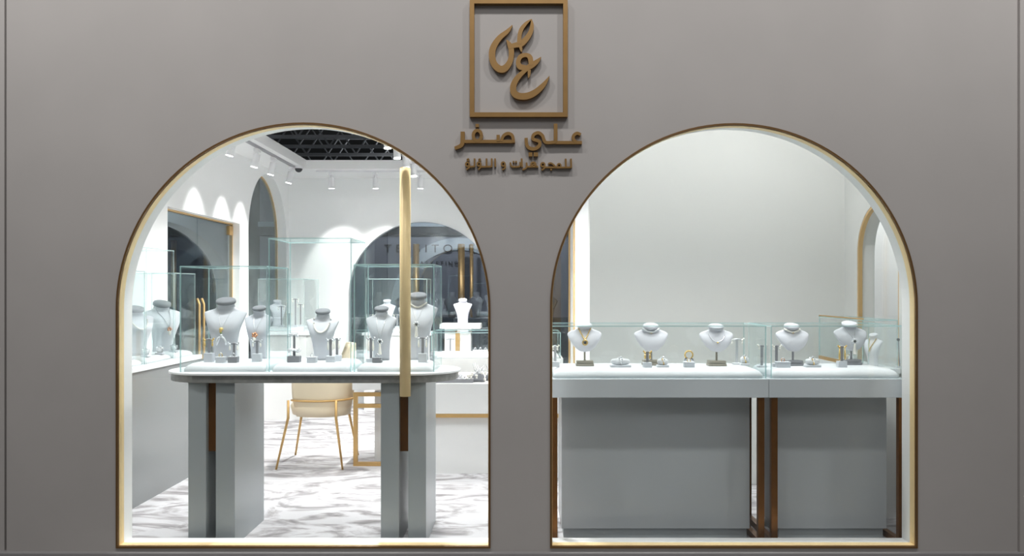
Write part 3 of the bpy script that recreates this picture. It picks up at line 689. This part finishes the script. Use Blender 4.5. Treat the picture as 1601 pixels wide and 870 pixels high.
def bracelet_pillow(label, loc, w_=.07, m='box', bmcol='silver', rz=0, stones=True):
    r = thing('bracelet_pillow', label, 'bracelet stand', loc, rz)
    obj('tray', box(-w_ / 2, w_ / 2, -.025, .025, 0, .012), m, r, bevel=.002)
    bm = bmesh.new(); lathe(bm, [(.004, -w_ * .46), (.014, -w_ * .40), (.019, -.01), (.019, .01), (.014, w_ * .40), (.004, w_ * .46)], (0, 0, 0), 14)
    bmesh.ops.rotate(bm, cent=(0, 0, 0), matrix=Matrix.Rotation(PI / 2, 3, 'Y'), verts=bm.verts); bmesh.ops.translate(bm, vec=(0, 0, .03), verts=bm.verts)
    obj('cushion', bm, 'pad', r, smooth=True)
    o = thing('bracelet', 'bracelet wrapped on the ' + label, 'bracelet', loc, rz)
    pts = [(.004 * math.sin(2 * a), .0215 * math.cos(a), .030 + .0215 * math.sin(a)) for a in [2 * PI * k / 24 for k in range(24)]]
    bm = bmesh.new(); tube(bm, pts, .0032, 6, True); obj('band', bm, bmcol, o, smooth=True)
    bm = bmesh.new()
    for k in range(7):
        a = .2 + k * .42; sph(bm, (.008 * math.sin(k * 2.1), .025 * math.cos(a) * -1, .030 + .025 * math.sin(a)), .0055, 7)
    obj('charms', bm, 'silver', o, smooth=True)
def bangle_tower(label, loc):
    r = thing('bangle_stand', label, 'bracelet stand', loc)
    obj('base', box(-.034, .034, -.024, .024, 0, .036), 'boxdark', r, bevel=.002)
    bm = bmesh.new(); cyl(bm, (0, 0, .036), (0, 0, .155), .007, .006, n=10); cyl(bm, (-.02, 0, .155), (.02, 0, .155), .008, n=10); obj('post', bm, 'velvetdark', r, smooth=True)
    for k, (z, s) in enumerate(((.066, 1.25), (.150, .9))):
        o = thing('bracelet', ('lower ' if k == 0 else 'upper ') + 'silver bracelet on the bangle stand in the tall case', 'bracelet', (loc[0], loc[1], loc[2] + z))
        bm = bmesh.new(); tube(bm, [(.024 * s * math.cos(a), .02 * s * math.sin(a), .006 * math.sin(3 * a)) for a in [2 * PI * q / 24 for q in range(24)]], .0055 * s, 8, True); obj('band', bm, 'silver', o, smooth=True)
        bm = bmesh.new()
        for q in range(5): sph(bm, (.024 * s * math.cos(3.6 + q * .5), .024 * s * math.sin(3.6 + q * .5), .004), .007, 7)
        obj('stones', bm, 'silver', o, smooth=True)

PZ = TZ + .045     # pad top in the table cases
def TP(px, d, z=PZ): return (X(px, d), d - CAMD, z)
b = bust('large grey bust with bow pendant in the left table case', TP(352, 4.74), .245, .345)
necklace(b, 'fine silver necklace with gold flower and silver bow pendant', .52, 'V', 'silver', .0013, 'bow')
b = bust('smaller grey bust at right rear of the left table case', TP(404, 4.84), .175, .30, -.15)
necklace(b, 'necklace with rose flower pendant on the smaller bust of the left case', .50, 'V', 'silver', .0015, 'rose')
earring_stand('stand with gold earrings at left of the left table case', TP(327, 4.62), em='jewelgold', h=.125, base=.05)
ring_block('pale ring block before the large bow bust', TP(345, 4.58), 'box')
ring_block('dark ring block right of the large bow bust', TP(365, 4.58), 'boxdark', 'silver', .05)
earring_stand('stand with silver earrings beside the large bow bust', TP(366, 4.66), em='silver', h=.10, base=.03)
earring_stand('stand with earrings before the rose pendant bust', TP(402, 4.64), em='silver', h=.115, base=.045, drop=.025)
b = bust('grey bust with pearl strand in the tall middle case', TP(504, 4.74), .185, .285)
necklace(b, 'white pearl strand on the bust in the tall middle case', .56, 'U', 'pearl', .0052, None, .83, .22, True)
bangle_tower('bangle stand with two silver bracelets in the tall case', TP(460, 4.60))
ring_block('ring block before the pearl strand bust', TP(488, 4.58), 'box', 'silver', .052, .032)
earring_stand('front earring stand right of the pearl strand bust', TP(517, 4.60), em='silver', h=.125, base=.035, drop=.05, w_=.03)
earring_stand('rear earring stand right of the pearl strand bust', TP(527, 4.68), em='silver', h=.125, base=.035, drop=.05, w_=.03)
b = bust('smaller grey bust at left of the right table case', TP(596, 4.74), .175, .30)
necklace(b, 'long silver necklace with tassel on the smaller bust', .40, 'V', 'silver', .0016, 'tassel')
b = bust('tall grey bust with tassel in the right table case', TP(653, 4.76), .225, .375)
necklace(b, 'fine necklace with dark rosette tassel on the tall bust', .58, 'V', 'silver', .0012, 'tassel')
necklace(b, 'pearl choker worn at the neck of the tall bust', .80, 'C', 'pearl', .005, None, .87, .22, True)
earring_stand('dark earring stand at left of the right table case', TP(580, 4.62), em='silver', h=.13, base=.02, drop=.06, w_=.03)
ring_block('grey ring block before the smaller tassel bust', TP(590, 4.58), 'boxdark', 'silver', .05, .028)
earring_stand('tall earring stand before the tall tassel bust', TP(661, 4.60), em='silver', h=.135, base=.05, drop=.045)
bracelet_pillow('small bracelet pillow at right corner of the right table case', TP(679, 4.80), .05)

# ------------------------------------------------------------------ right-hand counters
RZ = .898
def counter(label, x0, x1, bx0, bx1, slab0, slab1):
    cx = (x0 + x1) / 2; y0, y1 = .26, .80
    r = thing('display_counter', label, 'counter', (cx, .53, 0)); q = lambda v: v - .53
    obj('counter_top', box(slab0 - cx, slab1 - cx, q(.25), q(.81), RZ - .10, RZ), 'grey', r, bevel=.002)
    bd = obj('body', box(bx0 - cx, bx1 - cx, q(.40), q(.78), .055, RZ - .10), 'greypanel', r, bevel=.002)
    obj('toe_kick', box(bx0 + .012 - cx, bx1 - .012 - cx, q(.42), q(.76), 0, .055), 'greyleg', bd)
    p = .034
    for xx in (x0, x1 - p):
        for yy in (y0, y1 - p):
            obj('post', box(xx - cx, xx + p - cx, q(yy), q(yy + p), .0, RZ - .10), 'bronze', r, bevel=.002)
        obj('bottom_rail', box(xx - cx + .002, xx + p - cx - .002, q(y0 + p), q(y1 - p), .0, .034), 'bronze', r)
    return r
counter('long grey display counter on bronze frame behind right window', .160, 1.303, .222, 1.262, .147, 1.322)
counter('short grey display counter on bronze frame at far right', 1.340, 2.056, 1.415, 2.018, 1.324, 2.068)
case('glass_case', 'long low glass case on the long grey counter', .162, 1.320, .285, .735, RZ, 1.182, 'glass cases on the right-hand counters', padh=.047)
case('glass_case', 'short low glass case on the short grey counter', 1.345, 2.058, .285, .735, RZ, 1.182, 'glass cases on the right-hand counters', padh=.047)
QZ = RZ + .047
def RP(px, d, z=QZ): return (X(px, d), d - CAMD, z)
b = bib('white bib bust with round gold pendant at far left of long case', RP(914, 4.72), .192, .155)
necklace(b, 'gold necklace with round pendant in the long case', .42, 'V', 'jewelgold', .0032, 'ring')
b = bib('white bib bust with wide choker in the long case', RP(1018, 4.76), .192, .150, capm='velvetwhite')
necklace(b, 'wide silver choker with gold centre in the long case', .72, 'C', 'silver', .0065, 'dot', .84, .235)
b = bib('white bib bust with thin collar at right end of long case', RP(1120, 4.72), .190, .148)
necklace(b, 'thin silver collar with tiny gold pendant in the long case', .38, 'U', 'silver', .0016, 'dot', .80, .22)
b = bib('white bib bust with gold clasp choker in the short case', RP(1239, 4.74), .195, .150, .12, capm='velvetwhite', basem='boxdark')
necklace(b, 'white choker with gold clasp in the short case', .73, 'C', 'pearl', .0058, 'dot', .84, .235)
b = bib('grey bib bust with long tassel pendant in the short case', RP(1330, 4.80), .205, .160, .18, m='velvet', basem='boxdark')
necklace(b, 'fine necklace with small tassel pendant in the short case', .42, 'V', 'silver', .0012, 'tassel')
bracelet_pillow('wide bracelet tray between first two bib busts', RP(970, 4.64), .115)
earring_stand('small stand with dark earrings before the wide choker', RP(1012, 4.62), em='jewelgold', h=.085, base=.028, drop=.03, w_=.032)
bracelet_pillow('bracelet pillow right of the wide choker bust', RP(1036, 4.64), .066, bmcol='jewelgold')
ring_block('ring block with arched gold bangle before the thin collar bust', RP(1077, 4.63), 'box', 'jewelgold', .058, .030)
def bangle(label, loc, r0, m):
    o = obj('bangle', tube(bmesh.new(), [(r0 * math.cos(a), 0, r0 * math.sin(a)) for a in [2 * PI * k / 28 for k in range(28)]], .0045, 8, True), m, None, loc, smooth=True)
    tag(o, label, 'bangle')
r = thing('bangle_cushion', 'small grey cushion stand under the gold bangle', 'bracelet stand', RP(1077, 4.70))
bm = bmesh.new(); pillow(bm, -.03, .03, -.02, .02, 0, .045, .012); obj('cushion', bm, 'box', r, smooth=True)
bangle('gold bangle standing on a small grey cushion in the long case', RP(1077, 4.70, QZ + .045 + .018), .022, 'jewelgold')
earring_stand('clear tall stand with pearl earrings right of the thin collar bust', RP(1152, 4.80), m='pad', em='pearl', h=.145, base=.01, drop=.02, w_=.07, postm='silver')
bracelet_pillow('flat gold bracelet on the pad at right of long case', RP(1164, 4.76), .05, m='pad', bmcol='jewelgold')
earring_stand('corner earring stand at right end of the long case', RP(1191, 4.62), em='pearl', h=.12, base=.012, drop=.012, w_=.04)
earring_stand('watch-like pearl earring stand at left end of the long case', RP(868, 4.66), m='pad', em='pearl', h=.115, base=.03, drop=.015, w_=.03, postm='silver')
earring_stand('earring stand in left corner of the short case', RP(1214, 4.66), em='pearl', h=.115, base=.02, drop=.015, w_=.04)
ring_block('ring block in the left corner of the short case', RP(1224, 4.62), 'box', 'rosegold', .075, .032)
bracelet_pillow('rounded bracelet pillow between both busts of the short case', RP(1270, 4.64), .085, bmcol='jewelgold')
earring_stand('stand with long gold earrings before the grey bib bust', RP(1316, 4.63), em='jewelgold', h=.115, base=.034, drop=.065, w_=.036)
def hook_stand(label, loc):
    r = thing('hook_stand', label, 'earring stand', loc)
    bm = bmesh.new(); cyl(bm, (0, 0, 0), (0, 0, .008), .018, n=14); obj('base', bm, 'silver', r)
    bm = bmesh.new(); tube(bm, [(.006, 0, .006), (.002, 0, .07), (-.002, 0, .15)], .0028, 8); obj('rod', bm, 'boxdark', r, smooth=True)
    bm = bmesh.new(); sph(bm, (-.002, 0, .155), .009, 10); obj('knob', bm, 'darkstone', r, smooth=True)
hook_stand('slim dark rod stand at right end of the short case', RP(1405, 4.60))
# side counter and brass-edged case at the narrow arch
r = thing('side_counter', 'low white side counter under the brass-edged case', 'counter', (2.165, 1.18, 0))
obj('body', box(-.105, .115, -.36, .40, 0, .87), 'lacquer', r); obj('counter_top', box(-.11, .12, -.365, .42, .87, .90), 'whitetop', r)
r = case('brass_case', 'brass-edged glass case behind the short counter', 2.062, 2.275, .83, 1.57, .90, 1.195, None, pad=False)
obj('brass_rail', box(-.1075, -.0935, -.372, .372, 0, .022), 'gold', r); obj('brass_rail', box(-.1075, -.0995, -.37, .37, .295, .303), 'gold', r)
b = bust('small white bust inside the brass-edged case', (2.185, .98, .90), .13, .2, -1.0, 'velvetwhite', 'velvetwhite')
necklace(b, 'gold necklace on the bust inside the brass-edged case', .5, 'V', 'jewelgold', .003, 'dot')
bracelet_pillow('bracelet pillow inside the brass-edged case', (2.15, 1.25, .90), .07, bmcol='jewelgold', rz=-1.2)

# ------------------------------------------------------------------ left wall counter
r = thing('wall_counter', 'white counter along the left wall with glass cases on it', 'counter', (-2.63, 1.2, 0))
obj('counter_top', box(-.20, .205, -.95, .93, .855, .886), 'whitetop', r, bevel=.003)
obj('body', box(-.20, .19, -.93, .90, .0, .855), 'counterface', r)
def lcase(label, y0, y1, z1): case('glass_case', label, -2.80, -2.47, y0, y1, .886, z1, 'glass cases on the left wall counter', padh=.04, e='edgepale')
lcase('nearest low glass case on the left wall counter', .84, 1.27, 1.50)
lcase('tall glass case on the left wall counter', 1.285, 1.725, 1.657)
lcase('farthest low glass case on the left wall counter', 1.74, 2.11, 1.50)
b = bust('large grey bust in the farthest case of the left counter', (-2.63, 1.92, .926), .30, .36, 1.0)
necklace(b, 'necklace with rose pendant in the farthest left counter case', .48, 'V', 'silver', .002, 'rose')
b = bust('grey bust in the tall case of the left counter', (-2.63, 1.50, .926), .26, .33, 1.0)
necklace(b, 'pearl strand in the tall left counter case', .55, 'U', 'pearl', .005, None, .83, .22, True)
b = bust('grey bust in the nearest case of the left counter', (-2.62, 1.08, .926), .24, .30, 1.0)
necklace(b, 'silver necklace in the nearest left counter case', .5, 'V', 'silver', .002, 'tassel')
for i, y in enumerate((1.15, 1.40, 1.62, 1.85)):
    bracelet_pillow(('first', 'second', 'third', 'fourth')[i] + ' bracelet pillow from the window on left counter', (-2.525, y, .926), .05, rz=1.5)

# ------------------------------------------------------------------ chair
r = thing('tub_chair', 'cream leather tub chair with slim brass legs before the desk', 'chair', (-1.592, 2.44, 0))
def shell(z_lo, hfun, R0, th, n=40, a0=-1.0, a1=1.0):
    bm = bmesh.new(); cols = []
    m = 6
    for i in range(n + 1):
        a = a0 + (a1 - a0) * i / n; zt = hfun(a); col = []
        for side in (0, 1):
            for k in range(m + 1):
                t = k / m; z = z_lo + (zt - z_lo) * t
                rr = (R0 - (th if side else 0)) * (.86 + .16 * math.sin(min(1, t * 1.4) * PI / 2))
                col.append(bm.verts.new((rr * 1.06 * math.cos(a), rr * .98 * math.sin(a), z)))
        cols.append(col)
    M1 = m + 1
    for A_, D in zip(cols, cols[1:]):
        for k in range(m):
            bm.faces.new([A_[k], D[k], D[k + 1], A_[k + 1]]); bm.faces.new([A_[M1 + k], A_[M1 + k + 1], D[M1 + k + 1], D[M1 + k]])
        bm.faces.new([A_[m], D[m], D[M1 + m], A_[M1 + m]]); bm.faces.new([A_[0], A_[M1], D[M1], D[0]])
    for Q in (cols[0], cols[-1]): bm.faces.new([Q[k] for k in range(M1)] + [Q[M1 + k] for k in reversed(range(M1))])
    return bm
def hf(a):
    d = abs((a - .25 + PI) % (2 * PI) - PI); return .70 + .25 * max(0, min(1, (1.15 - d) / .6))
obj('back_shell', shell(.39, hf, .25, .035, 48, -2.35, 2.35), 'cream', r, smooth=True)
bm = bmesh.new(); lathe(bm, [(.17, .385), (.225, .40), (.24, .46), (.225, .49), (.15, .5)], (0, 0, 0), 32); obj('seat', bm, 'cream', r, smooth=True)
bm = bmesh.new(); tube(bm, [(.272 * math.cos(a), .252 * math.sin(a), .52) for a in [-2.35 + 4.7 * k / 40 for k in range(41)]], .008, 8); obj('brass_band', bm, 'gold', r, smooth=True)
for (fx, fy, tx_, ty_) in ((-.284, -.27, -.215, -.185), (.225, -.27, .165, -.225), (-.29, .30, -.2, .17), (.232, .30, .18, .17)):
    bm = bmesh.new(); tube(bm, [(tx_, ty_, .52), (tx_, ty_, .385), (fx, fy, 0)], [.010, .011, .008], 8); obj('leg', bm, 'gold', r, smooth=True)

# ------------------------------------------------------------------ desk and the things on it
r = thing('sales_desk', 'white sales desk with brass frame leg at the shop middle', 'desk', (-.55, 2.35, 0))
dx, dy = -.55, 2.35; q = lambda a, b, c, d, e, f: box(a - dx, b - dx, c - dy, d - dy, e, f)
obj('desk_top', q(-1.31, .35, 2.25, 2.95, .60, .67), 'lacquer', r, bevel=.002)
obj('drawer_box', q(-.78, .35, 1.99, 2.65, .455, .68), 'lacquer', r, bevel=.002)
obj('brass_strip', q(-.78, .35, 1.995, 2.05, .425, .455), 'gold', r)
obj('cabinet_body', q(-1.18, .35, 2.50, 2.90, 0, .60), 'lacquer', r)
obj('pedestal', q(-.78, .35, 2.04, 2.50, 0, .425), 'lacquer', r)
fr = .032; gx0, gx1, gy = X(553.5, 6.53), -.78, 2.30
obj('frame_post', q(gx0, gx0 + fr, gy, gy + fr, 0, .575), 'gold', r); obj('frame_post', q(gx1 - fr, gx1, gy, gy + fr, 0, .575), 'gold', r)
for z0 in (0, .455, .545): obj('frame_rail', q(gx0 + fr, gx1 - fr, gy, gy + fr, z0, z0 + .03), 'gold', r)
def jewel_tray(label, loc, w_, n):
    r = thing('jewellery_tray', label, 'tray', loc)
    bm = bmesh.new(); B(bm, -w_ / 2, w_ / 2, -.09, .09, 0, .012); B(bm, -w_ / 2, w_ / 2, -.09, -.08, .012, .03); B(bm, -w_ / 2, w_ / 2, .08, .09, .012, .03); B(bm, -w_ / 2, -w_ / 2 + .01, -.08, .08, .012, .03); B(bm, w_ / 2 - .01, w_ / 2, -.08, .08, .012, .03); obj('tray_body', bm, 'boxdark', r)
    obj('lining', box(-w_ / 2 + .01, w_ / 2 - .01, -.08, .08, .012, .016), 'velvet', r)
    names = ('leftmost', 'second', 'third', 'fourth', 'fifth', 'sixth')
    for k in range(n):
        x = -w_ / 2 + (k + .5) * w_ / n; o = thing('brooch', names[k] + ' jewel in the ' + label, 'brooch', (loc[0] + x, loc[1], loc[2] + .016))
        bm = bmesh.new()
        for j in range(6): sph(bm, (.018 * math.cos(j), .03 * math.sin(j * 1.7), .012 + .01 * (j % 3)), .013, 7)
        obj('cluster', bm, ('silver', 'pearl', 'jewelgold')[k % 3], o, smooth=True)
jewel_tray('long dark tray on the desk', (X(707, 6.4), 2.12, .68), .34, 5)
def spike_set(label, loc, s=1.0):
    r = thing('jewel_figure', label, 'jewellery set', loc)
    bm = bmesh.new(); pillow(bm, -.05 * s, .05 * s, -.04, .04, 0, .06 * s, .02); obj('cushion', bm, 'velvetdark', r, smooth=True)
    bm = bmesh.new()
    for k in range(8): tube(bm, [(.03 * s * math.cos(k), .02 * math.sin(k), .05 * s), (.045 * s * math.cos(k * 1.7), .03 * math.sin(k * 1.7), (.10 + .02 * (k % 3)) * s)], [.007, .002], 6)
    obj('spikes', bm, 'silver', r, smooth=True)
    bm = bmesh.new()
    for k in range(7): sph(bm, (.05 * s * math.cos(k * .9), -.03, .02 + .05 * s * abs(math.sin(k * 1.3))), .012, 7)
    obj('pearls', bm, 'pearl', r, smooth=True)
spike_set('spiky silver jewellery set on the desk beside the window edge', (X(748, 6.35), 2.13, .68))
spike_set('second spiky silver jewellery set at right on the desk', (X(768, 6.45), 2.22, .68), .9)

# ------------------------------------------------------------------ low showcase, pedestal and counters at the back
r = thing('low_showcase', 'low white showcase with glass top behind the desk', 'counter', (-.33, 3.45, 0))
obj('body', box(-.47, .70, -.28, .28, 0, .77), 'lacquer', r); obj('brass_strip', box(-.47, .70, -.285, -.28, .35, .38), 'gold', r)
case('glass_case', 'wide glass case on the low white showcase', -.80, .35, 3.18, 3.72, .77, 1.0, padh=.03, e='edge')
for i, px in enumerate((743, 751, 759)):
    ring_block(('left', 'middle', 'right')[i] + ' small ring block inside the wide case behind the desk', (X(px, 7.6), 3.4, .80), 'pad', 'silver', .04, .03)
earring_stand('earring stand inside the wide case behind the desk', (X(704, 7.6), 3.4, .80), m='pad', em='silver', h=.13, base=.02, w_=.07)
r = thing('display_pedestal', 'white pedestal with wide slab top and brass strip at back', 'pedestal', (X(716, 9.2), 5.15, 0))
obj('slab_top', box(-.20, .25, -.18, .18, .95, 1.005), 'whitetop', r, bevel=.003); obj('body', box(-.15, .14, -.12, .12, 0, .95), 'lacquer', r)
obj('brass_strip', box(-.03, .02, -.125, -.12, .3, .93), 'gold', r)
pb = bust('white bust standing on the pedestal at the back', (X(722, 9.2), 5.15, 1.005), .21, .27, 0, 'velvetwhite', 'velvetwhite')
necklace(pb, 'silver necklace on the pedestal bust', .55, 'U', 'silver', .006, None, .84, .22)
r = thing('back_counter', 'long white counter under the arched back window', 'counter', (-1.35, 5.55, 0))
obj('body', box(-.45, .30, -.22, .22, 0, .86), 'lacquer', r); obj('counter_top', box(-.47, .32, -.24, .24, .86, .89), 'whitetop', r)
case('glass_case', 'glass case on the counter under the back window', -1.78, -1.08, 5.34, 5.76, .89, 1.51, padh=.04, e='edgepale')
b = bust('white bust in the case under the back window', (X(605, 9.75), 5.55, .93), .20, .33, 0, 'velvetwhite', 'velvetwhite')
necklace(b, 'necklace on the white bust under the back window', .5, 'V', 'silver', .004, 'tassel')
earring_stand('earring stand in the case under the back window', (X(578, 9.7), 5.5, .93), em='pearl', h=.16, base=.03, w_=.08)
earring_stand('right earring stand in the case under the back window', (X(622, 9.7), 5.45, .93), em='pearl', h=.16, base=.03, w_=.08)
r = thing('corner_counter', 'white counter in the back left corner', 'counter', (-2.52, 5.0, 0))
obj('body', box(-.31, .24, -.37, .45, 0, .90), 'lacquer', r); obj('counter_top', box(-.32, .26, -.39, .47, .90, .94), 'whitetop', r)
case('glass_case', 'glass case on the back left corner counter', -2.80, -2.31, 4.66, 5.30, .94, 1.50, padh=.04, e='edgepale')
for i, (px, h) in enumerate(((440, .22), (452, .14), (462, .30), (470, .24))):
    earring_stand(('first', 'second', 'third', 'fourth')[i] + ' earring stand in the back left corner case', (X(px, 8.98 + .12 * (i % 2)), 4.78 + .12 * (i % 2), .98), em='pearl', h=h, base=.02, w_=.07)
bust('white bust in the back left corner case', (X(432, 9.2), 5.05, .98), .2, .28, .6, 'velvetwhite', 'velvetwhite')
